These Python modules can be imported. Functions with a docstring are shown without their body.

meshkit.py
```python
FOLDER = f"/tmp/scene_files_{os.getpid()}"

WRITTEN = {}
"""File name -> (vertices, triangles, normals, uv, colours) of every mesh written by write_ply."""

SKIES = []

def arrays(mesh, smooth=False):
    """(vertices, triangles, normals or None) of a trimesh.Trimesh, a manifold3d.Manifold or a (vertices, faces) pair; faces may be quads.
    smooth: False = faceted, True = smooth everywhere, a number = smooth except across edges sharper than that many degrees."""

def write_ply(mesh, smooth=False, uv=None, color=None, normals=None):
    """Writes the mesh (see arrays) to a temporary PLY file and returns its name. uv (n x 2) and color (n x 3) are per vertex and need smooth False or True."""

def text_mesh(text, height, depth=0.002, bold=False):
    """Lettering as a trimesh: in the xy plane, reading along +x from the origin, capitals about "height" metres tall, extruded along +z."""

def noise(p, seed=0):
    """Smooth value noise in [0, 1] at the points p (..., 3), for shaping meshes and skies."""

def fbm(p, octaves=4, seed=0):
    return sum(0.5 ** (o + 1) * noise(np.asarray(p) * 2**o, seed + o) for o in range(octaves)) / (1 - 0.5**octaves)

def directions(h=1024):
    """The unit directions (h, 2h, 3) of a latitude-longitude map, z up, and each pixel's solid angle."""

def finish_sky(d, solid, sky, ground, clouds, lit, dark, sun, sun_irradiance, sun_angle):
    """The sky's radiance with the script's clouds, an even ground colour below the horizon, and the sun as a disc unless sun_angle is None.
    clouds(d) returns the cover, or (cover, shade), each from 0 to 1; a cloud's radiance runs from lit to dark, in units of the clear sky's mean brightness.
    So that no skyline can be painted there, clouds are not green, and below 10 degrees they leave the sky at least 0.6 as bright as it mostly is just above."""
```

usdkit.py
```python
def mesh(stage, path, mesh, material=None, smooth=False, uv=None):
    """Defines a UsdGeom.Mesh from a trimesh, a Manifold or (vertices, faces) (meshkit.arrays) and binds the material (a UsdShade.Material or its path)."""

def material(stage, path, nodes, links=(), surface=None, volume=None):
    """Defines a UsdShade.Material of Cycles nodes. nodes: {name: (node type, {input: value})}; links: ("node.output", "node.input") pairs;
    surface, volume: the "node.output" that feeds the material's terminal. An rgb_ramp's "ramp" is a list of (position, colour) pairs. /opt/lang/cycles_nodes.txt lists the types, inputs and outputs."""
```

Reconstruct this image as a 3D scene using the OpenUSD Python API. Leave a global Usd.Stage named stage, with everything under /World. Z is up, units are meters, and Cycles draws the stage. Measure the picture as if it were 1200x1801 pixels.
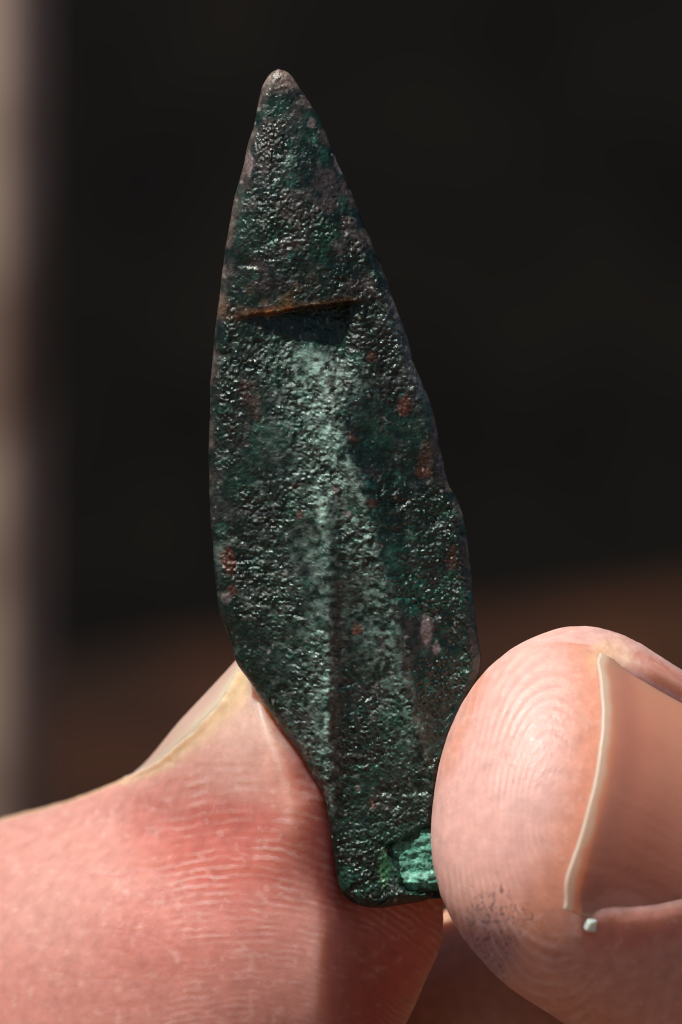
import math
import numpy as np, trimesh, manifold3d, shapely
from scipy.spatial import cKDTree
from scipy.interpolate import PchipInterpolator as Pchip
import usdkit, meshkit
from pxr import Usd, UsdGeom, UsdLux, UsdShade, Sdf, Gf, Vt

stage = Usd.Stage.CreateInMemory()
UsdGeom.SetStageUpAxis(stage, 'Z'); UsdGeom.SetStageMetersPerUnit(stage, 1.0)
UsdGeom.Xform.Define(stage, '/World'); UsdGeom.Scope.Define(stage, '/World/Looks')

# ------------------------------------------------------------------ camera, sky, sun, exposure
DCAM = 0.300                      # metres from the lens to the arrowhead
PXMM = 36.0                       # photograph pixels per millimetre at the arrowhead
APER = 24.0
WIDTH = 1200 / PXMM / 1000        # width of the frame at the arrowhead
FOCAL = APER * DCAM / WIDTH
cam = UsdGeom.Camera.Define(stage, '/World/camera')
cam.CreateHorizontalApertureAttr(APER); cam.CreateVerticalApertureAttr(APER * 1024 / 682)
cam.CreateFocalLengthAttr(FOCAL); cam.CreateClippingRangeAttr(Gf.Vec2f(0.01, 100))
cam.CreateFStopAttr(FOCAL / 5.4); cam.CreateFocusDistanceAttr(DCAM - 0.0015)
cam.CreateExposureAttr(-0.12)
cam.AddTranslateOp().Set(Gf.Vec3d(0, -DCAM, 0)); cam.AddRotateXOp().Set(90)

SUN = np.array([-0.37, -0.35, 0.86]); SUN /= np.linalg.norm(SUN)
sun = UsdLux.DistantLight.Define(stage, '/World/sun')
sun.CreateIntensityAttr(1.25); sun.CreateAngleAttr(0.55); sun.CreateColorAttr(Gf.Vec3f(1, .94, .875)); sun.CreateNormalizeAttr(True)
_z = SUN; _x = np.cross([0, 1, 0], _z); _x /= np.linalg.norm(_x); _y = np.cross(_z, _x)
sun.AddTransformOp().Set(Gf.Matrix4d(*[float(c) for r in (np.r_[_x, 0], np.r_[_y, 0], np.r_[_z, 0], [0, 0, 0, 1]) for c in r]))
sky = UsdLux.DomeLight.Define(stage, '/World/sky'); sky.CreateIntensityAttr(1)
usdkit.material(stage, '/World/Looks/sky', {
    's': ('sky_texture', {'sky_type': 'single_scattering', 'sun_disc': False, 'aerosol_density': 1.6, 'air_density': 0.6, 'sun_elevation': math.asin(SUN[2]), 'sun_rotation': math.atan2(SUN[0], SUN[1])}),
    'b': ('background_shader', {'strength': 0.05})}, [('s.color', 'b.color')], surface='b.background')
UsdShade.MaterialBindingAPI.Apply(sky.GetPrim()).Bind(UsdShade.Material.Get(stage, '/World/Looks/sky'))
sky.GetPrim().SetCustomDataByKey('kind', 'structure')

# ------------------------------------------------------------------ helpers
rng = np.random.default_rng(7)
def W(px, py, d=0.0):
    """millimetres: the point that lies d mm behind the arrowhead's plane on the line of sight through that pixel"""
    f = 1 + np.asarray(d, float) / (DCAM * 1000)
    return np.stack(np.broadcast_arrays((np.asarray(px) - 600) / PXMM * f, np.asarray(d, float), (900.5 - np.asarray(py)) / PXMM * f), -1)
def toPx(P):
    f = 1 + P[..., 1] / (DCAM * 1000)
    return P[..., 0] / f * PXMM + 600, 900.5 - P[..., 2] / f * PXMM
def nz(px, py, s, seed=0, oct=3, sx=1.0, d=0):
    """fbm noise about 0, feature size s pixels"""
    p = np.stack(np.broadcast_arrays(np.asarray(px) / (s * sx), np.asarray(py) / s, np.asarray(d) * 0 + seed * 1.37), -1)
    return meshkit.fbm(p + 50, oct, seed) - 0.5
def sm(a, b, x):
    t = np.clip((np.asarray(x, float) - a) / (b - a), 0, 1); return t * t * (3 - 2 * t)
def g2(px, py, x, y, rx, ry=None, rot=0):
    c, s = math.cos(rot), math.sin(rot); dx, dy = px - x, py - y
    return np.exp(-(((dx * c + dy * s) / rx) ** 2 + ((-dx * s + dy * c) / (ry or rx)) ** 2))
def curve(pts, ext=True):
    a = np.array(pts, float); a = a[np.argsort(a[:, 0])]
    f = Pchip(a[:, 0], a[:, 1]); return lambda x: f(np.clip(x, a[0, 0], a[-1, 0]))
def ring_mesh(G, cap=True):
    """closed tube from a grid of rings G (n, m, 3)"""
    n, m, _ = G.shape; V = G.reshape(-1, 3)
    i, j = np.meshgrid(np.arange(n - 1), np.arange(m), indexing='ij'); j2 = (j + 1) % m
    a, b, c, d = i * m + j, i * m + j2, (i + 1) * m + j2, (i + 1) * m + j
    F = np.concatenate([np.stack([a, b, c], -1).reshape(-1, 3), np.stack([a, c, d], -1).reshape(-1, 3)])
    k = np.arange(m); k2 = (k + 1) % m
    V = np.vstack([V, G[0].mean(0), G[-1].mean(0)]); p0, p1 = n * m, n * m + 1
    F = np.vstack([F, np.stack([np.full(m, p0), k2, k], -1), np.stack([np.full(m, p1), (n - 1) * m + k, (n - 1) * m + k2], -1)])
    return V, F
def oriented(V, F):
    t = V[F]; vol = np.einsum('ij,ij->i', t[:, 0], np.cross(t[:, 1], t[:, 2])).sum()
    return (V, F) if vol > 0 else (V, F[:, ::-1])
def normals(V, F):
    n = np.zeros_like(V); f = np.cross(V[F[:, 1]] - V[F[:, 0]], V[F[:, 2]] - V[F[:, 0]])
    for k in range(3): np.add.at(n, F[:, k], f)
    return n / np.maximum(np.linalg.norm(n, axis=1, keepdims=True), 1e-12)
def slab(G0, G1, weld=False):
    """closed solid between two grids (n, m, 3)"""
    n, m, _ = G0.shape; V = np.vstack([G0.reshape(-1, 3), G1.reshape(-1, 3)]); o = n * m
    i, j = np.meshgrid(np.arange(n - 1), np.arange(m - 1), indexing='ij')
    a, b, c, d = (x.ravel() for x in (i * m + j, i * m + j + 1, (i + 1) * m + j + 1, (i + 1) * m + j))
    F = [np.stack([a, b, c], -1), np.stack([a, c, d], -1), np.stack([a, c, b], -1) + o, np.stack([a, d, c], -1) + o]
    loop = np.concatenate([np.arange(m - 1), np.arange(n - 1) * m + m - 1, (n - 1) * m + np.arange(m - 1, 0, -1), np.arange(n - 1, 0, -1) * m])
    l2 = np.roll(loop, -1)
    F += [np.stack([loop, o + loop, o + l2], -1), np.stack([loop, o + l2, l2], -1)]
    V, F = oriented(V, np.concatenate(F))
    return V, F
def color_attr(m, col, name='tint'):
    UsdGeom.PrimvarsAPI(m).CreatePrimvar(name, Sdf.ValueTypeNames.Color3fArray, 'vertex').Set(Vt.Vec3fArray.FromNumpy(np.asarray(col, np.float32)))
def float_attr(m, val, name):
    UsdGeom.PrimvarsAPI(m).CreatePrimvar(name, Sdf.ValueTypeNames.FloatArray, 'vertex').Set(Vt.FloatArray.FromNumpy(np.asarray(val, np.float32)))
def put(path, V, F, mat, origin=(0, 0, 0), smooth=True):
    """millimetre mesh -> metres, under its thing"""
    return usdkit.mesh(stage, path, ((V - np.asarray(origin, float)) * 0.001, F), '/World/Looks/' + mat, smooth=smooth)
def thing(name, label, cat, origin):
    x = UsdGeom.Xform.Define(stage, '/World/' + name); x.AddTranslateOp().Set(Gf.Vec3d(*(float(c) * 0.001 for c in origin)))
    tag(x, label, cat); return x
def tag(x, label, cat=None, kind=None):
    p = x.GetPrim()
    if label: p.SetCustomDataByKey('label', label)
    if cat: p.SetCustomDataByKey('category', cat)
    if kind: p.SetCustomDataByKey('kind', kind)

# ------------------------------------------------------------------ materials
def mixc(c, w, col):
    w = np.clip(w, 0, 1)[..., None]; return c * (1 - w) + np.array(col) * w
usdkit.material(stage, '/World/Looks/old_bronze', {
    'c': ('attribute', {'attribute': 'tint'}), 'r': ('attribute', {'attribute': 'rough'}), 'g': ('geometry', {}),
    'n': ('noise_texture', {'scale': 9000.0, 'detail': 3.0, 'roughness': 0.6}), 'n2': ('noise_texture', {'scale': 3500.0, 'detail': 2.0}),
    'm': ('map_range', {'from_min': 0.35, 'from_max': 0.65, 'to_min': 0.55, 'to_max': 1.45}), 'v': ('vector_math', {'math_type': 'scale'}),
    'b': ('bump', {'strength': 0.6, 'distance': 0.00007}),
    'p': ('principled_bsdf', {'specular_ior_level': 0.7, 'specular_tint': (.84, 1.0, .93), 'ior': 1.5})},
    [('g.position', 'n.vector'), ('g.position', 'n2.vector'), ('n2.fac', 'm.value'), ('c.color', 'v.vector1'), ('m.result', 'v.scale'), ('v.vector', 'p.base_color'),
     ('r.fac', 'p.roughness'), ('n.fac', 'b.height'), ('b.normal', 'p.normal')], surface='p.BSDF')
usdkit.material(stage, '/World/Looks/skin', {
    'c': ('attribute', {'attribute': 'tint'}), 'g': ('geometry', {}),
    'n': ('noise_texture', {'scale': 6000.0, 'detail': 3.0}), 'n2': ('noise_texture', {'scale': 1500.0, 'detail': 4.0}),
    'm': ('map_range', {'from_min': 0.3, 'from_max': 0.7, 'to_min': 0.9, 'to_max': 1.1}), 'v': ('vector_math', {'math_type': 'scale'}),
    'mr': ('map_range', {'from_min': 0.3, 'from_max': 0.7, 'to_min': 0.34, 'to_max': 0.56}),
    'vo': ('voronoi_texture', {'feature': 'distance_to_edge', 'scale': 2600.0}), 'vm': ('map_range', {'from_min': 0.0, 'from_max': 0.12, 'to_min': 0.0, 'to_max': 0.13, 'clamp': True}), 'ad': ('math', {'math_type': 'add'}),
    'b': ('bump', {'strength': 0.5, 'distance': 0.00005}),
    'p': ('principled_bsdf', {'subsurface_method': 'random_walk_skin', 'subsurface_weight': 1.0, 'subsurface_radius': (1.0, 0.27, 0.14), 'subsurface_scale': 0.0016, 'specular_ior_level': 0.5, 'ior': 1.42})},
    [('g.position', 'n.vector'), ('g.position', 'n2.vector'), ('n2.fac', 'm.value'), ('c.color', 'v.vector1'), ('m.result', 'v.scale'), ('v.vector', 'p.base_color'),
     ('n2.fac', 'mr.value'), ('mr.result', 'p.roughness'), ('g.position', 'vo.vector'), ('vo.distance', 'vm.value'), ('vm.result', 'ad.value1'), ('n.fac', 'ad.value2'), ('ad.value', 'b.height'), ('b.normal', 'p.normal')], surface='p.BSDF')
usdkit.material(stage, '/World/Looks/nail', {
    'c': ('attribute', {'attribute': 'tint'}), 'g': ('geometry', {}), 'n': ('noise_texture', {'scale': 2500.0, 'detail': 3.0}),
    'b': ('bump', {'strength': 0.25, 'distance': 0.00004}),
    'p': ('principled_bsdf', {'subsurface_method': 'random_walk', 'subsurface_weight': 0.6, 'subsurface_radius': (1.0, 0.5, 0.35), 'subsurface_scale': 0.0002, 'roughness': 0.38, 'specular_ior_level': 0.4})},
    [('g.position', 'n.vector'), ('c.color', 'p.base_color'), ('n.fac', 'b.height'), ('b.normal', 'p.normal')], surface='p.BSDF')
usdkit.material(stage, '/World/Looks/white_grit', {
    'p': ('principled_bsdf', {'base_color': (.66, .62, .56), 'roughness': 0.4, 'subsurface_weight': 0.5, 'subsurface_scale': 0.0003})}, surface='p.BSDF')
def plain(name, c0, c1, scale, rough=0.8, stretch=(1, 1, 1), lo=0.35, hi=0.65):
    usdkit.material(stage, '/World/Looks/' + name, {
        'g': ('geometry', {}), 'mp': ('mapping', {'scale': stretch}), 'n': ('noise_texture', {'scale': scale, 'detail': 4.0}), 'r': ('rgb_ramp', {'ramp': [(lo, c0), (hi, c1)]}),
        'p': ('principled_bsdf', {'roughness': rough, 'specular_ior_level': 0.2})},
        [('g.position', 'mp.vector'), ('mp.vector', 'n.vector'), ('n.fac', 'r.fac'), ('r.color', 'p.base_color')], surface='p.BSDF')
plain('dark_wall', (.0008, .0006, .0002), (.0078, .0064, .0040), 24.0)
plain('brown_earth', (.009, .0026, .0007), (.042, .0125, .0036), 20.0)
plain('sandy_ground', (.09, .048, .026), (.15, .085, .048), 3.0)
plain('pale_wood', (.19, .122, .088), (.56, .43, .345), 19.0, 0.7, (1, 1, 1.4), 0.4, 0.6)

# ------------------------------------------------------------------ background: dark wall, low brown ledge, pale post
def block(x0, x1, y0, y1, z0, z1, r=0.004):
    m = trimesh.creation.box(extents=(x1 - x0 - 2 * r, y1 - y0 - 2 * r, z1 - z0 - 2 * r)); m.apply_translation(((x0 + x1) / 2, (y0 + y1) / 2, (z0 + z1) / 2))
    s = trimesh.creation.icosphere(2, r); pts = np.concatenate([s.vertices + c for c in m.vertices])
    return manifold3d.Manifold.hull_points(pts)
w = usdkit.mesh(stage, '/World/background_wall', block(-1.6, 1.6, 1.50, 1.56, -1.2, 1.6), '/World/Looks/dark_wall', smooth=30); tag(w, 'dark blurred wall far behind the hand', None, 'structure')
gx_, gy_ = np.meshgrid(np.linspace(-1.6, 1.6, 120), np.linspace(0.95, 1.496, 40))
gz_ = -.070 + .10 * np.clip(gx_, -.2, .2) + .020 * (meshkit.fbm(np.stack([gx_ * 9, gy_ * 6, gx_ * 0], -1), 3, 5) - .5) - .06 * (1 - sm(.95, 1.3, gy_)) + .034 * np.clip((gy_ - 1.2) / .296, 0, 1) ** 3
def grid_solid(top, floor):
    bot = top.copy(); bot[..., 2] = floor
    return slab(top, bot)
w = usdkit.mesh(stage, '/World/background_ground', grid_solid(np.stack([gx_, gy_, gz_], -1), -1.2), '/World/Looks/brown_earth', smooth=30); tag(w, 'dim brown bank low behind the fingers', None, 'structure')
gx_, gy_ = np.meshgrid(np.linspace(-4, 4, 30), np.linspace(-4, 0.94, 30))
w = usdkit.mesh(stage, '/World/ground', grid_solid(np.stack([gx_, gy_, -.75 + .03 * (meshkit.fbm(np.stack([gx_ * 2, gy_ * 2, gx_ * 0], -1), 3, 6) - .5)], -1), -1.2), '/World/Looks/sandy_ground', smooth=True); tag(w, 'sandy ground far below the hand', None, 'structure')
w = usdkit.mesh(stage, '/World/wooden_post', block(-0.095, -0.0386, 0.45, 0.50, -0.60, 0.50, 0.004), '/World/Looks/pale_wood', smooth=30)
tag(w, 'pale blurred upright wooden post at the left edge of the picture', 'post')

# ------------------------------------------------------------------ the arrowhead
LEFT = [(490,121),(478,127),(468,140),(460,155),(452,190),(445,225),(434,260),(428,290),(420,320),(412,350),(404,400),(395,450),(388,500),(382,550),(376,600),(371,660),(369,720),(368,780),(368,840),(370,900),(374,960),(378,1010),(383,1060),(395,1100),(408,1135),(418,1168),(440,1202),(470,1247),(500,1290),(530,1330),(548,1362),(562,1385),(570,1400),(577,1430),(584,1480),(590,1520),(594,1545),(602,1570),(613,1583),(630,1592),(652,1597)]
RIGHT = [(490,121),(505,126),(520,143),(540,173),(553,195),(565,215),(575,240),(590,275),(605,310),(622,345),(632,375),(645,405),(660,440),(675,475),(690,520),(703,555),(715,590),(728,635),(742,670),(756,705),(768,750),(778,800),(789,850),(805,880),(818,920),(825,970),(830,1020),(835,1070),(840,1120),(846,1155),(842,1200),(830,1235),(815,1272),(800,1310),(785,1348),(776,1380),(771,1420),(770,1460),(771,1510),(772,1545),(768,1572),(745,1585),(700,1592),(675,1597)]
fl, fr = curve([(y, x) for x, y in LEFT]), curve([(y, x) for x, y in RIGHT])
yy = np.concatenate([121 + 30 * np.linspace(0, 1, 26) ** 1.8, np.arange(153, 1570, 1.65), 1570 + 27 * (1 - (1 - np.linspace(0, 1, 22)) ** 1.8)])
xl = fl(yy) + 3.5 * nz(yy, 0, 40, 3) * sm(121, 180, yy) * (1 - sm(1570, 1590, yy)); xr = fr(yy) + 4.5 * nz(yy, 0, 34, 4) * sm(121, 180, yy) * (1 - sm(1540, 1580, yy))
poly = shapely.Polygon(np.vstack([np.c_[xl, yy], np.c_[xr, yy][::-1]])).buffer(0)
bd = np.array([poly.exterior.interpolate(t).coords[0] for t in np.linspace(0, poly.exterior.length, 6000)]); bdt = cKDTree(bd)
def blade_sd(px, py):
    """signed distance in pixels to the blade's outline, positive inside"""
    q = np.stack([px, py], -1).reshape(-1, 2); d = bdt.query(q)[0]
    return np.where(shapely.contains_xy(poly, q[:, 0], q[:, 1]), d, -d).reshape(np.shape(px))
x1 = curve([(820,566),(870,572),(910,570),(960,579),(1100,578),(1300,576),(1430,580)])       # left rib
a1 = curve([(825,0),(900,.4),(1000,.62),(1250,.66),(1380,.5),(1440,0)])
x2 = curve([(590,552),(640,562),(700,586),(760,592),(800,603),(830,618),(870,633),(920,646),(1000,668),(1100,692),(1200,712),(1300,737),(1390,768),(1420,780)])   # main rib, running to the right
a2 = curve([(570,0),(620,.40),(680,.80),(850,.80),(950,.68),(1100,.64),(1300,.52),(1420,0)])
stepA = curve([(396,0),(430,.42),(500,.80),(550,1.0),(590,1.0),(620,.62),(648,.2),(675,0)])
PATCH = shapely.Polygon([(683,1490),(702,1478),(732,1469),(738,1457),(752,1455),(800,1462),(800,1566),(742,1570),(714,1568),(706,1545),(697,1520)])
def front(px, py):
    sd = blade_sd(px, py); e = np.sqrt(np.clip(1 - (1 - np.clip(sd / 20, 0, 1)) ** 2, 0, 1))
    wl, wr = fl(py), fr(py); t = np.clip((px - wl) / np.maximum(wr - wl, 1), 0, 1)
    lens = (1 - (2 * t - 1) ** 2)
    up = 0.45 + 0.85 * lens ** 0.8 * sm(100, 420, py)
    ys = 563 - 0.152 * (px - 395) + 8 * nz(px, 0, 30, 11) + 5 * nz(px, 0, 9, 12, 2)
    low = sm(-2.0, 3.0, py - ys)                              # 0 above the step, 1 below it
    h = 0.42 + 0.50 * lens ** 0.8
    d = px - x1(py); r1 = a1(py) * np.exp(-(np.sqrt(d * d + 16) - 4) / np.where(d < 0, 60, 34))
    d2 = px - x2(py); r2 = a2(py) * np.exp(-(np.sqrt(d2 * d2 + 16) - 4) / np.where(d2 < 0, 105 - 48 * sm(830, 980, py), 34))
    trough = -0.22 * sm(930, 1080, py) * sm(0, 25, d) * sm(0, 40, -d2)
    low_h = h + r1 + r2 + trough
    tong = 0.15 * sm(1380, 1440, py)
    upv = up
    # just below the step the blade is hollowed, and comes up again further down and towards both edges
    k = stepA(px) * np.exp(-np.clip(py - ys, 0, None) / 150.0)
    wv = sm(0, 230, py - ys); base = up * (1 - wv) + low_h * wv
    low_v = base * (1 - k) + (np.minimum(base, up) - 1.15 * stepA(px)) * k
    z = upv * (1 - low) + low_v * low + tong
    z += 0.16 * np.exp(-((sd - 17) / 12) ** 2) * sm(300, 520, py) * (t > .5)       # raised right rim
    # relief of corrosion
    aniso = 1.35
    n1 = nz(px, py, 60, 21, 3); n2 = nz(px, py, 14, 22, 3, aniso); n3 = nz(px + .5 * py, py, 6.0, 23, 2, 1.4)
    pits = np.clip(nz(px, py, 24, 24, 2) - 0.10, 0, None)
    rdg = 0.5 - np.abs(nz(px + 0.35 * py, py + .1 * px, 10, 25, 2, 1.5)) * 2
    rough = (0.35 + 1.05 * sm(-.14, .16, nz(px, py, 80, 26, 3)))
    z += e * (0.20 * n1 + rough * (0.075 * n2 + 0.11 * n3 + 0.045 * rdg - 0.34 * pits + 0.075 * nz(px, py, 4.0, 27, 1)))
    # big chipped pits on the upper part
    z -= e * 0.55 * np.clip(nz(px, py, 30, 31, 2, 1.5) - 0.16, 0, .35) * sm(330, 380, py) * (1 - sm(500, 540, py))
    # recess of the green patch
    q = np.stack([px, py], -1).reshape(-1, 2)
    near = (px > 640) & (py > 1420)
    pdist = np.full(px.shape, -99.0); pq = np.stack([px[near], py[near]], -1)
    pdist[near] = shapely.distance(shapely.points(pq), PATCH.exterior) * np.where(shapely.contains_xy(PATCH, pq[:, 0], pq[:, 1]), 1, -1)
    ins = sm(-9, 1, pdist + 14 * nz(px, py, 19, 28) - 2)
    z = z * (1 - ins) + np.minimum(z, 0.5) * ins
    z -= 0.16 * e * np.clip(g2(px, py, 676, 1530, 14, 52), 0, 1)
    return np.maximum(z, 0.05) * e, sd, t, ys
N, NB = 300, 60
u = np.linspace(0, 1, N); u = 0.55 * u + 0.45 * (0.5 - 0.5 * np.cos(np.pi * u))
PX = xl[:, None] + (xr - xl)[:, None] * u[None]; PY = np.broadcast_to(yy[:, None], PX.shape).copy()
hf, sdF, tF, ysF = front(PX, PY)
ub = np.linspace(1, 0, NB + 2)[1:-1]; PXb = xl[:, None] + (xr - xl)[:, None] * ub[None]; PYb = np.broadcast_to(yy[:, None], PXb.shape)
sdb = blade_sd(PXb, PYb); eb = np.sqrt(np.clip(1 - (1 - np.clip(sdb / 22, 0, 1)) ** 2, 0, 1))
hb = eb * (0.35 + 0.6 * (1 - (2 * ub[None] - 1) ** 2) + 0.2 * nz(PXb, PYb, 40, 41))
G = np.concatenate([W(PX, PY, -hf), W(PXb, PYb, hb)], 1)
V, F = oriented(*ring_mesh(G))
# patina colours: every one is a colour of the metal's skin itself
def patina(px, py, sd, t, ys, hf):
    c = np.zeros(px.shape + (3,)) + np.array([.0045, .0135, .0095])
    m1 = nz(px, py, 70, 51, 4)
    c = mixc(c, sm(0.0, .22, m1) * .8, [.009, .042, .027])
    c = mixc(c, sm(.02, .25, nz(px, py, 42, 52, 4)) * .5, [.032, .020, .024])
    c = mixc(c, sm(.06, .25, nz(px, py, 26, 53, 3)) * .4, [.050, .042, .044])
    c = mixc(c, sm(.14, .25, nz(px, py, 30, 54, 3)) * .45, [.02, .10, .07])
    up = 1 - sm(-5, 10, py - ys)
    c = mixc(c, up * sm(0, .2, nz(px, py, 36, 55, 3)) * .6, [.075, .055, .055])
    # pale verdigris bloom along the ribs
    d1 = px - x1(py); d2 = px - x2(py); sp = sm(-.12, .16, nz(px, py, 8, 56, 3, 1.2))
    lowm = sm(585, 640, py) * (1 - sm(1400, 1450, py))
    b = np.exp(-(np.clip(-d1, 0, None) / 50) ** 1.2) * np.exp(-(np.clip(d1, 0, None) / 14) ** 2) * curve([(820,0),(900,.5),(1000,.4),(1150,.45),(1300,.55),(1400,.2)])(py)
    b = np.maximum(b, np.exp(-(d1 / 11) ** 2) * .7 * sm(1050, 1120, py))
    b = np.maximum(b, np.exp(-(np.clip(-d2, 0, None) / (70 - 15 * sm(850, 950, py))) ** 1.4) * np.exp(-(np.clip(d2, 0, None) / 12) ** 2) * curve([(590,.85),(700,.9),(860,.8),(940,.6),(1080,.6),(1220,.4),(1400,.25)])(py))
    b = np.maximum(b, .75 * g2(px, py, 560, 650, 75, 38, .4))
    c = mixc(c, b * lowm * sp * .92, [.30, .47, .40])
    c = mixc(c, .8 * g2(px, py, 568, 905, 9, 34, -.15) , [.30, .48, .40])
    c = mixc(c, .35 * lowm * sm(.10, .3, nz(px, py, 11, 57, 2, 2.2)) * (t < .62), [.16, .19, .17])
    # red-brown spots where the copper shows
    for x, y, rx, ry, ro, a in [(712,713,12,19,0,.95),(402,985,12,28,-.15,.95),(408,1038,10,9,0,.8),(752,800,14,40,.2,.3),(742,832,14,12,0,.5),(795,985,9,26,.1,.4),(652,885,12,7,.3,.7),(528,905,7,9,0,.7),(655,628,9,10,0,.5),(628,1107,9,12,0,.7),(620,770,9,7,.4,.5),(656,1415,7,12,0,.5),(520,855,6,6,0,.6),(545,590,10,6,0,.3),(440,700,16,45,-.3,.35)]:
        g = g2(px, py, x, y, rx * 1.15, ry * 1.1, ro) * (1 + 1.8 * nz(px, py, 13, 58) + 1.0 * nz(px, py, 5, 68))
        c = mixc(c, a * sm(.25, .75, g) * .85, [.125, .036, .024])
    for x, y, rx, ry, a in [(750,1108,14,32,.6),(768,1140,7,12,.7),(590,860,9,7,.8),(612,905,9,8,.6),(398,1050,12,12,.6),(437,285,9,24,.8),(548,215,8,12,.7),(596,275,10,30,.7)]:
        c = mixc(c, a * sm(.3, .7, g2(px, py, x, y, rx, ry) + .6 * nz(px, py, 10, 59)), [.24, .19, .19])
    # tip and rims worn to brownish grey
    c = mixc(c, (1 - sm(128, 170, py)) * .9, [.26, .19, .165])
    rim = np.exp(-(sd / 11) ** 2)
    c = mixc(c, rim * sm(-.12, .12, nz(px, py, 30, 60, 3)) * np.where(t < .5, (1 - sm(700, 1000, py)) * .7, .7 * (1 - sm(900, 1120, py))), [.17, .125, .105])
    c = mixc(c, .45 * (t > .5) * np.exp(-(sd / 28) ** 2) * sm(480, 560, py) * (1 - sm(680, 760, py)), [.12, .14, .145])
    # rust along the lip of the step
    lip = np.exp(-((py - ys + 3) / 6.5) ** 2) * sm(395, 450, px) * (1 - sm(600, 645, px))
    c = mixc(c, lip * (.35 + 1.2 * sm(-.1, .15, nz(px, 0, 35, 61))) , [.20, .066, .018])
    c = mixc(c, .45 * np.exp(-((py - ys + 22) / 26) ** 2) * (px < 560) * sm(-.1, .15, nz(px, py, 22, 62)), [.15, .08, .03])
    c = mixc(c, .8 * sm(.25, .8, g2(px, py, 735, 1518, 62, 66) + .6 * nz(px, py, 16, 66, 3)), [.022, .075, .05])
    c = mixc(c, .7 * sm(.3, .8, g2(px, py, 676, 1528, 13, 48) + .5 * nz(px, py, 12, 63)), [.045, .17, .075])
    c = mixc(c, sm(.20, .28, nz(px, py, 8, 64, 2)) * .6, [.30, .30, .27])
    r = np.clip(.27 + 1.0 * nz(px, py, 12, 65, 3) + .25 * b * lowm, .16, .8)
    return c, r
cf, rf = patina(PX, PY, sdF, tF, ysF, hf)
cb = np.zeros(PXb.shape + (3,)) + np.array([.02, .035, .03])
col = np.vstack([np.concatenate([cf, cb], 1).reshape(-1, 3), cf[0, :1], cf[-1, :1]]); rr = np.r_[np.concatenate([rf, np.full(PXb.shape, .5)], 1).ravel(), .5, .5]
O = W(680, 1590, 0)
arrow = thing('arrowhead', 'dark green corroded bronze arrowhead held upright between two fingertips', 'arrowhead', O)
m = put('/World/arrowhead/blade', V, F, 'old_bronze', O); color_attr(m, col); float_attr(m, rr, 'rough')
# green crust in the recess of the tang
gx, gy = np.meshgrid(np.arange(676, 806, 1.7), np.arange(1448, 1582, 1.7))
q = np.stack([gx, gy], -1).reshape(-1, 2); ext = PATCH.exterior
pd = np.array(shapely.distance(shapely.points(q), ext)).reshape(gx.shape) * np.where(shapely.contains_xy(PATCH, q[:, 0], q[:, 1]).reshape(gx.shape), 1, -1)
ins = sm(-2, 4, pd + 18 * nz(gx, gy, 14, 71, 4) - 1)
ter = nz(gx, gy, 42, 72, 3) * 5; ter = (np.floor(ter) + sm(.55, 1, ter - np.floor(ter))) / 5
top = 0.05 + ins * (0.58 + .24 * ter + .24 * nz(gx + .4 * gy, gy, 13, 73, 3, 1.8) + .16 * nz(gx, gy, 5, 74, 2) + .22 * sm(-6, 6, nz(gx, 0, 40, 75) * 20 + gy - 1538) - .22 * sm(0, 8, gy - 1552))
V2, F2 = slab(W(gx, gy, -top), W(gx, gy, 0.0 * gx + 0.02))
gc = np.zeros(gx.shape + (3,)) + np.array([.10, .36, .25])
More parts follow.
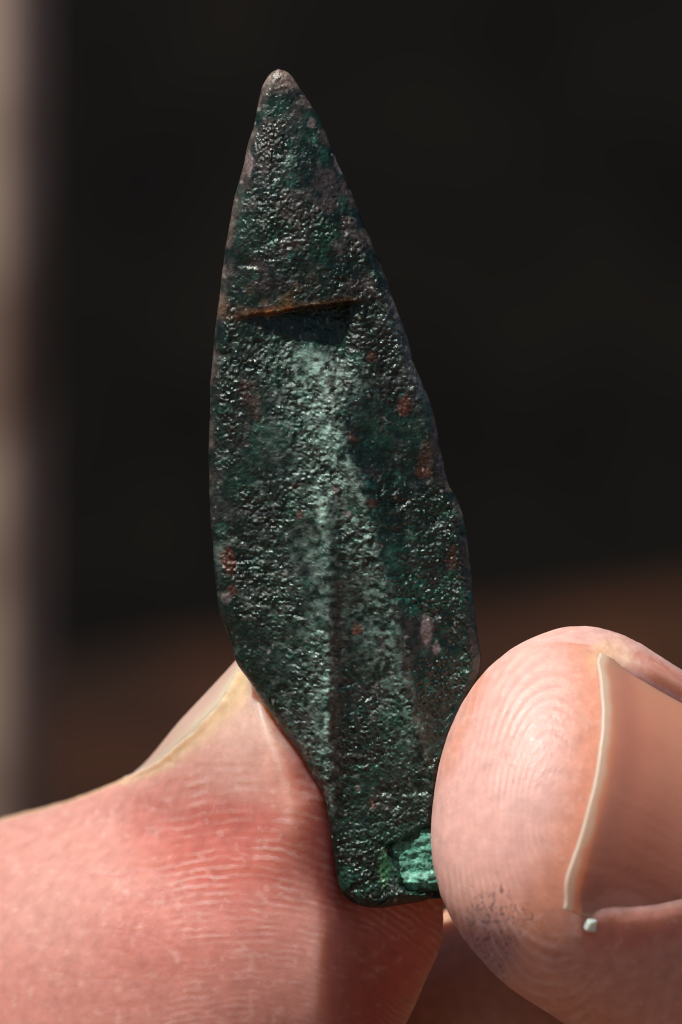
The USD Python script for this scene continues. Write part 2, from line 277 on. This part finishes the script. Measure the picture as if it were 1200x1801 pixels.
gc = mixc(gc, sm(.0, .25, nz(gx, gy, 14, 76, 3)), [.26, .60, .47]); gc = mixc(gc, sm(.05, .2, nz(gx, gy, 10, 77, 3)) * .8, [.03, .09, .065]); gc = mixc(gc, sm(.15, .3, nz(gx, gy, 20, 78)), [.07, .13, .14])
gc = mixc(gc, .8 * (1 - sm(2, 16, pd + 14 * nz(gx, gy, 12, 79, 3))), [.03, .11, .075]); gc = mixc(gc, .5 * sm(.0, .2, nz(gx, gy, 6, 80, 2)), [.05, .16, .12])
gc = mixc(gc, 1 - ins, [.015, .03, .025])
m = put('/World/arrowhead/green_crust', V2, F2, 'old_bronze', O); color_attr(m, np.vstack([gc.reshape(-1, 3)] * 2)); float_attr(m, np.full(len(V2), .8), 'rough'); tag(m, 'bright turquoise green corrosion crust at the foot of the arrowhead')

# ------------------------------------------------------------------ thumb: rings across the line of the thumb
tl = np.array([(565,1040),(480,1090),(415,1165),(325,1262),(235,1357),(165,1392),(90,1418),(0,1442),(-110,1480),(-260,1560),(-420,1680)], float)
tr = np.array([(575,1040),(650,1080),(715,1180),(752,1310),(768,1440),(780,1560),(779,1640),(745,1735),(700,1830),(600,2010),(470,2200)], float)
ts = np.linspace(0, 1, len(tl))
TL = [Pchip(ts, tl[:, k]) for k in (0, 1)]; TR = [Pchip(ts, tr[:, k]) for k in (0, 1)]
TD = Pchip(ts, [3.0, 3.2, 3.6, 4.2, 5.2, 6.2, 7.0, 8, 9, 10.5, 12]); TF = Pchip(ts, [.1, 3.0, 4.6, 6.0, 7.2, 8.2, 9, 9.4, 9.8, 10, 10]); TB = Pchip(ts, [.1, 3.4, 4.8, 5.6, 6.4, 7.0, 7.6, 8.2, 9, 9.5, 10])
def thumb_ring(s, th):
    """s along the thumb (0 tip), th round it: 0 = right outline, pi/2 = towards the camera, pi = left outline"""
    L = np.stack([TL[0](s), TL[1](s)], -1); R = np.stack([TR[0](s), TR[1](s)], -1)
    c = np.cos(th); c = np.sign(c) * np.abs(c) ** .92; sn = np.sin(th)
    p = (L + R) / 2 + (R - L) / 2 * c[..., None]
    d = TD(s) - np.where(sn > 0, TF(s), TB(s)) * np.sign(sn) * np.abs(sn) ** .95
    d = d + c * Pchip([0, .2, .3, .45, .6, .8, 1], [0, -1.6, -2.8, -5.0, -8, -9, -9])(s) + (c - np.sqrt(c * c + .2)) / 2 * Pchip([0, .3, .45, .6, 1], [0, 0, -2.0, -3.0, -3.0])(s) + 2.2 * np.clip(c, 0, 1) ** 2 * sm(.3, .6, s)
    return W(p[..., 0], p[..., 1], d)
def thumb_nail_front(s):       # ring angle at which the nail's near edge lies
    return np.interp(s, [.08, .17, .22, .27, .32, .38, .43], np.radians([166, 160, 150, 143, 147, 158, 172]))
ns, nt = 520, 760
s_ = np.concatenate([np.linspace(0, 1, 60)[:-1] ** 1.5 * .14, np.linspace(.14, 1, ns - 59)])
th = np.concatenate([np.linspace(-.25, math.pi + .25, 640), np.linspace(math.pi + .25, 2 * math.pi - .25, 122)[1:-1]])
S, TH = np.meshgrid(s_, th, indexing='ij'); P = thumb_ring(S, TH)
px, py = toPx(P); d = P[..., 1]
sd = blade_sd(px, py)
req = np.where(sd > 0, .38 + .55 * sm(0, 70, sd), .38 - 3.0 * (1 - np.exp(np.minimum(sd, 0) / 42)) * (1 - sm(555, 650, px) * sm(1470, 1580, py)))
req = req + .017 * np.clip(py - 1530, 0, None) * sm(550, 690, px)
d = d + 7e-6 * np.clip(py - 1470, 0, 420) ** 2 * (np.sin(TH) > -.3)
k = .35 + 1.3 * sm(1440, 1560, py); d = np.where(np.sin(TH) > -.3, .5 * (d + req + np.sqrt((d - req) ** 2 + k * k)), d)
P = W(px, py, d)
# dip under the nail and the fold beside it
tn = thumb_nail_front(S); inn = sm(.02, .08, TH - tn) * (1 - sm(math.pi + 1.0, math.pi + 1.2, TH)) * (1 - sm(.38, .42, S)) * sm(.06, .1, S)
fold = np.exp(-((TH - tn + .05) / .05) ** 2) * (1 - sm(.40, .45, S)) * sm(.08, .13, S)
V, F = oriented(*ring_mesh(P)); n = normals(V, F)[:-2].reshape(P.shape)
px, py = toPx(P)
wx, wy = px + 26 * nz(px, py, 90, 81, 2) + 8 * nz(px, py, 30, 82, 2), py + 30 * nz(px, py, 140, 83, 2) + 6 * nz(px, py, 26, 84, 2)
arch = np.where(wx > 440, .0013, .0005) * (wx - 440) ** 2
ph = wy - arch; per = 17.5
yq = np.clip(ph - 1250, 0, 700); ridge = np.sin(2 * np.pi * (yq / 21.5 + .5 * yq * yq * (1 / 12.5 - 1 / 21.5) / 520) + 3.4 * nz(px, py, 30, 96, 2)); ridge = np.sign(ridge) * np.abs(ridge) ** .8
amp = (.35 + .65 * sm(250, 330, px)) * sm(1290, 1380, py) * sm(90, 260, px) * (.12 + 1.1 * sm(-.12, .2, nz(px, py, 30, 85, 5, 1.3))) * (1 - .45 * sm(1560, 1700, py))
cross = nz(px + .6 * py, py - .5 * px, 15, 86, 3, .6) * (1 - sm(250, 420, px)) + .8 * nz(px, py, 20, 87, 3) * (1 - sm(1230, 1380, py))
wr = -np.clip(.06 - np.abs(nz(px - 1.1 * py, py, 60, 88, 2, 2.5)), 0, .06) * 14 * (1 - sm(300, 450, px))
disp = .014 * amp * ridge + .07 * cross + .10 * nz(px, py, 120, 89, 2) + .03 * wr + .022 * nz(px, py, 10, 90, 2) - .42 * inn + .16 * fold * (1 + 1.2 * nz(px, py, 14, 91))
vis = np.sin(TH) > -.4
P = P + n * (disp * vis)[..., None]
Pthumb = P
ct = np.zeros(P.shape) + np.array([.655, .295, .245])
ct = mixc(ct, .85 * g2(px, py, 430, 1270, 100, 110), [.72, .47, .385])
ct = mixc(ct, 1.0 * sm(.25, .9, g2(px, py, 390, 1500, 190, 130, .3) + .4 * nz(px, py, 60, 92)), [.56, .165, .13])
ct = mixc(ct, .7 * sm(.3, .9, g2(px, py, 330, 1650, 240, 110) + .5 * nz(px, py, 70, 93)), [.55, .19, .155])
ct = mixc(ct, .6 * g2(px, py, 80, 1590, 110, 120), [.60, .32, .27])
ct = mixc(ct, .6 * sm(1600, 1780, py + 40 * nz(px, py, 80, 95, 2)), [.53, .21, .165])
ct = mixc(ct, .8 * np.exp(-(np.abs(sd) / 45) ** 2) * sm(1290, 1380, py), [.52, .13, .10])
ct = mixc(ct, .8 * np.exp(-((TH - tn + .12) / .16) ** 2) * (S < .45), [.70, .50, .29])
ct = mixc(ct, .7 * g2(px, py, 425, 1190, 30, 60, .5), [.72, .50, .27])
ct = mixc(ct, .7 * (TH > math.pi * .93) * (S > .42), [.70, .46, .27])
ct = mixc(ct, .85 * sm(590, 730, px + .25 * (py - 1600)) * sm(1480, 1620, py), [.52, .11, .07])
ct = mixc(ct, .35 * sm(.15, .4, ridge) * amp, [.74, .45, .38])
ct = mixc(ct, .25 * sm(.1, .25, nz(px, py, 13, 94, 3)), [.78, .52, .45])
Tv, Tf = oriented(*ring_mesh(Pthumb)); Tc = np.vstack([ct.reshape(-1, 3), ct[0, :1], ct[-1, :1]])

# ------------------------------------------------------------------ index finger, seen nearly end on; nail to the right
A = np.array([-.70, -.61, .46]); A /= np.linalg.norm(A)                     # base -> tip
U = np.array([.57, -.74, .33]); U -= A * (U @ A); U /= np.linalg.norm(U)     # out of the nail
B = np.cross(A, U); B = B if B[2] > 0 else -B                               # across, upwards
C = W(1080, 1452, -2.0)                                                      # middle of the finger where the rounded tip ends
LT = 8.6
def prof(x, p=2.25): return (1 - (1 - np.clip(x, 0, 1)) ** p) ** (1 / p)
def nailH(s, b):           # height of the nail plate above the finger's axis, s mm from the tip, b mm across
    return 4.75 + .09 * s - .02 * (s - 6) ** 2 * (s < 6) - np.where(b > 0, b * b / 19.0, b * b / 24.0)
NB0, NHALF, S_FREE, S_ROOT = 0.10, 6.0, 2.25, 15.5
nb, nsn = 1, 1
s2 = np.concatenate([LT * (1 - np.cos(np.linspace(0.004, math.pi / 2, 250))), np.linspace(LT, 42, 270)[1:]])
t2 = np.linspace(0, 2 * math.pi, 901)[:-1]
S, TH = np.meshgrid(s2, t2, indexing='ij')
grow = 1 + .06 * sm(8, 25, S)
co, si = np.cos(TH), np.sin(TH)
bb = 9.75 * prof(S / LT, 2.5) * grow * np.sign(co) * np.abs(co) ** .9
hh = np.where(si > 0, 5.75 * prof(S / 7.6, 2.1) * grow * np.abs(si) ** 1.4, -7.9 * prof(S / 9.2, 2.15) * grow * np.abs(si) ** .95) - .9 * (1 - sm(0, 6, S))
bn = bb - NB0
nh = nailH(S, bn)
free_s = S_FREE + .012 * bn ** 2
def low_edge(s): return -NHALF - 1.55 + np.minimum(.048 * np.clip(s, 0, None) ** 2, 4.2)
edge = np.minimum(NHALF - bn, bn - low_edge(S - free_s))
inside = sm(-.35, .95, edge) * sm(.55, 1.25, S - free_s) * (si > 0)
under = np.minimum(hh, nh - .22)
hh = hh * (1 - inside) + under * inside
# folds of flesh beside the nail, and the bed in front of its free edge
sidef = np.exp(-((edge + .6) / .9) ** 2) * sm(1.2, 3.5, S - free_s) * (si > 0)
hh = hh + sidef * np.maximum(nh + .22 - hh, 0) * .9
bedg = np.exp(-((S - free_s - .35) / .55) ** 2) * sm(-.4, .5, edge) * (si > 0)
hh = np.where(si > 0, hh - bedg * np.clip(hh - (nh - .35), 0, 1.2), hh)
P = C + (S - LT)[..., None] * -A + hh[..., None] * U + bb[..., None] * B
V, F = oriented(*ring_mesh(P)); n = normals(V, F)[:-2].reshape(P.shape)
px, py = toPx(P)
wx, wy = px + 10 * nz(px, py, 60, 101, 2), py + 10 * nz(px, py, 60, 102, 2)
rad = np.sqrt((wx - 975) ** 2 * 1.25 + ((wy - 1440) * .52) ** 2)
ridge = np.sin(2 * np.pi * rad / 11.5)
padm = (si < .35) * 1.0 + (si >= .35) * (1 - sm(1.2, 2.6, S - free_s + 3))
amp = sm(0, .2, padm) * (.3 + 1.1 * sm(-.15, .2, nz(px, py, 60, 103, 3))) * (1 - sm(1030, 1060, px))
disp = .012 * amp * ridge + .10 * nz(px, py, 130, 104, 2) + .016 * nz(px, py, 9, 105, 2) + .10 * g2(px, py, 1085, 1150, 60, 35) * (nz(px, py, 14, 106, 3) * 2.2) + .05 * nz(px + .5 * py, py, 16, 107, 3) * sm(1600, 1660, py) * sm(960, 1020, px)
P = P + n * disp[..., None]
ci = np.zeros(P.shape) + np.array([.76, .425, .37])
ci = mixc(ci, .8 * sm(.2, .9, g2(px, py, 930, 1330, 120, 170) + .3 * nz(px, py, 60, 111)), [.70, .42, .375])
ci = mixc(ci, .8 * sm(1480, 1680, py), [.64, .28, .19])
ci = mixc(ci, .8 * np.exp(-((S - free_s - .2) / .9) ** 2) * (edge > -.8) * (si > 0), [.66, .28, .18])
ci = mixc(ci, .75 * sm(.1, .7, sidef), [.70, .24, .17])
ci = mixc(ci, .45 * sm(.3, .8, g2(px, py, 1075, 1155, 50, 40) + .4 * nz(px, py, 20, 112)), [.74, .52, .29])
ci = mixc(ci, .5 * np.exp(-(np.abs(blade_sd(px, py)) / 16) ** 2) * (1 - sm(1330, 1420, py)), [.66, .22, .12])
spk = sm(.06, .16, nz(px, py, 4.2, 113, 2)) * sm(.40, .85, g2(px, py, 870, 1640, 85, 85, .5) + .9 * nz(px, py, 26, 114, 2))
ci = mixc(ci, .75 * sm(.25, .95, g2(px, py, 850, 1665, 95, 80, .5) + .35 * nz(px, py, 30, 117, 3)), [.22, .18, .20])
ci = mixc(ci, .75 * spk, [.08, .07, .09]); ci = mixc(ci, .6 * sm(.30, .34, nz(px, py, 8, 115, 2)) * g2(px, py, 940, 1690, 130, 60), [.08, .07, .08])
ci = mixc(ci, .22 * sm(.0, .8, ridge) * amp, [.82, .54, .46])
ci = mixc(ci, .25 * sm(.1, .25, nz(px, py, 12, 116, 3)), [.78, .52, .45])
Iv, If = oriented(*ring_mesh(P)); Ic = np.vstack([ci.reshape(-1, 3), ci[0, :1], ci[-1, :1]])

# nail plates
def nail_index():
    bs = np.linspace(0, 1, 110); vs = np.linspace(0, 1, 170)
    Bu, Vn = np.meshgrid(bs, vs); lo = low_edge(Vn * (S_ROOT - S_FREE)); Bn = lo + (NHALF - lo) * Bu
    fs = S_FREE + .012 * Bn ** 2 + .12 * nz(Bn * 40, 0, 60, 121)+ .4 * np.exp(-((Bn - NHALF) / .6) ** 2) + .5 * np.exp(-((Bn - lo) / .8) ** 2)
    Sn = fs + (S_ROOT - fs) * Vn
    H = nailH(Sn, Bn) + .02 * nz(Bn * 36, Sn * 4, 26, 122, 2) + .018 * nz(Bn * 36, Sn * .7, 6, 125, 2)
    th = .17 + 1.2 * sm(.5, 2.2, Sn - fs) * sm(0, 1.2, np.minimum(Bn - lo, NHALF - Bn))
    top = C + (Sn - LT)[..., None] * -A + H[..., None] * U + (Bn + NB0)[..., None] * B
    bot = top - U * (th * (1 - .0 * Vn))[..., None]
    c = np.zeros(top.shape) + np.array([.84, .36, .235])
    c = mixc(c, .6 * (1 - sm(-5.5, 0, Bn)), [.78, .26, .17])
    c = mixc(c, .4 * sm(.0, .25, nz(Bn * 36, Sn * 36, 120, 123)), [.76, .27, .18])
    c = mixc(c, .7 * np.exp(-((Sn - fs - 1.5) / .9) ** 2), [.60, .24, .17])
    wfr = 1 - sm(.2, .6, Sn - fs + .4 * nz(Bn * 36, 0, 30, 124))
    c = mixc(c, wfr * .95, [.80, .60, .44])
    c2 = mixc(np.zeros(top.shape) + np.array([.62, .30, .22]), wfr, [.76, .54, .38])
    V, F = slab(top, bot)
    return V, F, np.vstack([c.reshape(-1, 3), c2.reshape(-1, 3)])
def nail_thumb():
    ss = np.linspace(.085, .40, 150); vv = np.linspace(0, 1, 90)
    Sn, Vn = np.meshgrid(ss, vv, indexing='ij')
    t0 = thumb_nail_front(Sn) - .02; T = t0 + (math.pi + 1.05 - t0) * Vn
    P = thumb_ring(Sn, T); e = 1e-3
    n = np.cross(thumb_ring(Sn + e, T) - P, thumb_ring(Sn, T + e) - P); n /= np.linalg.norm(n, axis=-1, keepdims=True)
    cen = thumb_ring(Sn, np.zeros_like(T) + 0) * .5 + thumb_ring(Sn, np.zeros_like(T) + math.pi) * .5
    n = np.where(((P - cen) * n).sum(-1, keepdims=True) < 0, -n, n)
    top = P + n * (.10 * sm(0, .06, Vn) * (1 - sm(.30, .39, Sn)) - .03 + .03 * nz(Sn * 900, Vn * 300, 60, 131))[..., None]; bot = P - n * .25
    c = np.zeros(top.shape) + np.array([.70, .45, .36]); c = mixc(c, .8 * np.exp(-(Vn / .08) ** 2), [.80, .64, .45])
    V, F = slab(top, bot); return V, F, np.vstack([c.reshape(-1, 3)] * 2)

# ------------------------------------------------------------------ the rest of the hand: bones as hulls of spheres, all one solid with the two fingertips
def chain(pts):
    out = []
    for (p, r), (q, r2) in zip(pts[:-1], pts[1:]):
        v = np.vstack([trimesh.creation.icosphere(3, r).vertices + p, trimesh.creation.icosphere(3, r2).vertices + q]); out.append(manifold3d.Manifold.hull_points(v))
    return manifold3d.Manifold.batch_boolean(out, manifold3d.OpType.Add)
endI = C - A * (40 - LT); pip = C - A * 44
mt = W(855, 1835, 14.0)                                                       # middle fingertip, under the index finger
mA = np.array([-.62, -.52, .22]); mA /= np.linalg.norm(mA)
mid = [(mt - mA * 3, 8.6), (mt - mA * 9, 9.2), (mt - mA * 26, 9.4), (mt - mA * 44, 9.4), (np.array([30, 62, -70.]), 10.5)]
ringf = [(mt + [2, 14, -17.], 7.6), (mt + [18, 24, -24.], 8.6), (mt + [32, 38, -30.], 9.0), (np.array([20, 66, -88.]), 10)]
litf = [(mt + [4, 28, -33.], 6.6), (mt + [18, 38, -38.], 7.4), (mt + [26, 46, -44.], 8.0), (np.array([8, 68, -104.]), 9)]
tb = thumb_ring(np.array(.97), np.array(0.)) * .5 + thumb_ring(np.array(.97), np.array(math.pi)) * .5
thm = [(tb + np.array([-3, 9, -3.]), 8.2), (np.array([-27, 26, -50.]), 11), (np.array([-18, 48, -92.]), 14), (np.array([-6, 66, -128.]), 14)]
bones = [chain([(endI, 8.0), (pip, 9.2), (np.array([38, 60, -52.]), 11), (np.array([4, 70, -128.]), 15)]), chain(mid + [(np.array([2, 72, -128.]), 15)]), chain(ringf + [(np.array([-2, 72, -128.]), 14)]), chain(litf + [(np.array([-6, 72, -130.]), 13)]), chain(thm)]
palm = manifold3d.Manifold.hull_points(np.vstack([trimesh.creation.icosphere(3, r).vertices + np.array(p, float) for p, r in [((36, 61, -54), 9), ((30, 63, -70), 9), ((20, 66, -88), 9), ((8, 68, -104), 9), ((-18, 50, -92), 9), ((-4, 70, -132), 13), ((6, 72, -150), 13)]]))
rest = manifold3d.Manifold.batch_boolean(bones + [palm], manifold3d.OpType.Add).refine_to_length(1.6)
rm = rest.to_mesh(); rest_t = trimesh.Trimesh(rm.vert_properties[:, :3], rm.tri_verts, process=True)
trimesh.smoothing.filter_taubin(rest_t, iterations=12)
def man(V, F): return manifold3d.Manifold(manifold3d.Mesh(vert_properties=np.asarray(V, np.float32), tri_verts=np.asarray(F, np.uint32)))
parts = [man(Tv, Tf), man(Iv, If), man(rest_t.vertices, rest_t.faces)]
if globals().get('DEBUG'): print([ (p.status(), p.num_tri()) for p in parts])
whole = manifold3d.Manifold.batch_boolean(parts, manifold3d.OpType.Add)
hm = whole.to_mesh(); HV, HF = np.array(hm.vert_properties[:, :3], float), np.array(hm.tri_verts)
src = np.vstack([Tv, Iv, rest_t.vertices]); srcc = np.vstack([Tc, Ic, np.zeros((len(rest_t.vertices), 3)) + np.array([.60, .33, .22])])
HC = srcc[cKDTree(src).query(HV)[1]]
O = W(600, 1801, 10)
hand = thing('left_hand', 'left hand pinching the arrowhead between thumb and index finger', 'hand', O)
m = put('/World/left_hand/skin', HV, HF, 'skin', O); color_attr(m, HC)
V, F, c = nail_index(); m = put('/World/left_hand/fingernail', V, F, 'nail', O); color_attr(m, c); tag(m, 'short fingernail with a yellowish white free edge')
V, F, c = nail_thumb(); m = put('/World/left_hand/thumbnail', V, F, 'nail', O); color_attr(m, c); tag(m, 'pale thumbnail seen edge on')

# ------------------------------------------------------------------ a white grain caught at the corner of the nail
f_, b_ = S_FREE + 1.9, -NHALF - .35
gp = C - A * (f_ - LT) + U * (nailH(f_, b_) + .45) + B * (b_ + NB0)
GRIT_PX = (1041, 1627)
def grit():
    r = np.random.default_rng(5); pts = np.array([[a, b, c] for a in (-1, 1) for b in (-1, 1) for c in (-1, 1)], float)
    pts = np.concatenate([pts * (1, .72, .8), pts * (.8, 1, .74), pts * (.75, .8, 1)]) + r.normal(size=(24, 3)) * .34
    return manifold3d.Manifold.hull_points(trimesh.transform_points(pts * np.array([.29, .22, .26]), trimesh.transformations.euler_matrix(.3, .15, .5)))
dd = cKDTree(np.stack(toPx(Iv), -1)[Iv[:, 1] < 3]).query(GRIT_PX, k=12)[1]
gd = Iv[Iv[:, 1] < 3][dd][:, 1].min()
gm = grit().to_mesh(); gpos = W(*GRIT_PX, gd - .02)
w = put('/World/white_grain', np.array(gm.vert_properties[:, :3]) + gpos, np.array(gm.tri_verts), 'white_grit', gpos, smooth=False)
UsdGeom.Xformable(w).AddTranslateOp().Set(Gf.Vec3d(*(gpos * .001))); tag(w, 'tiny white grain stuck at the lower corner of the fingernail', 'grain')
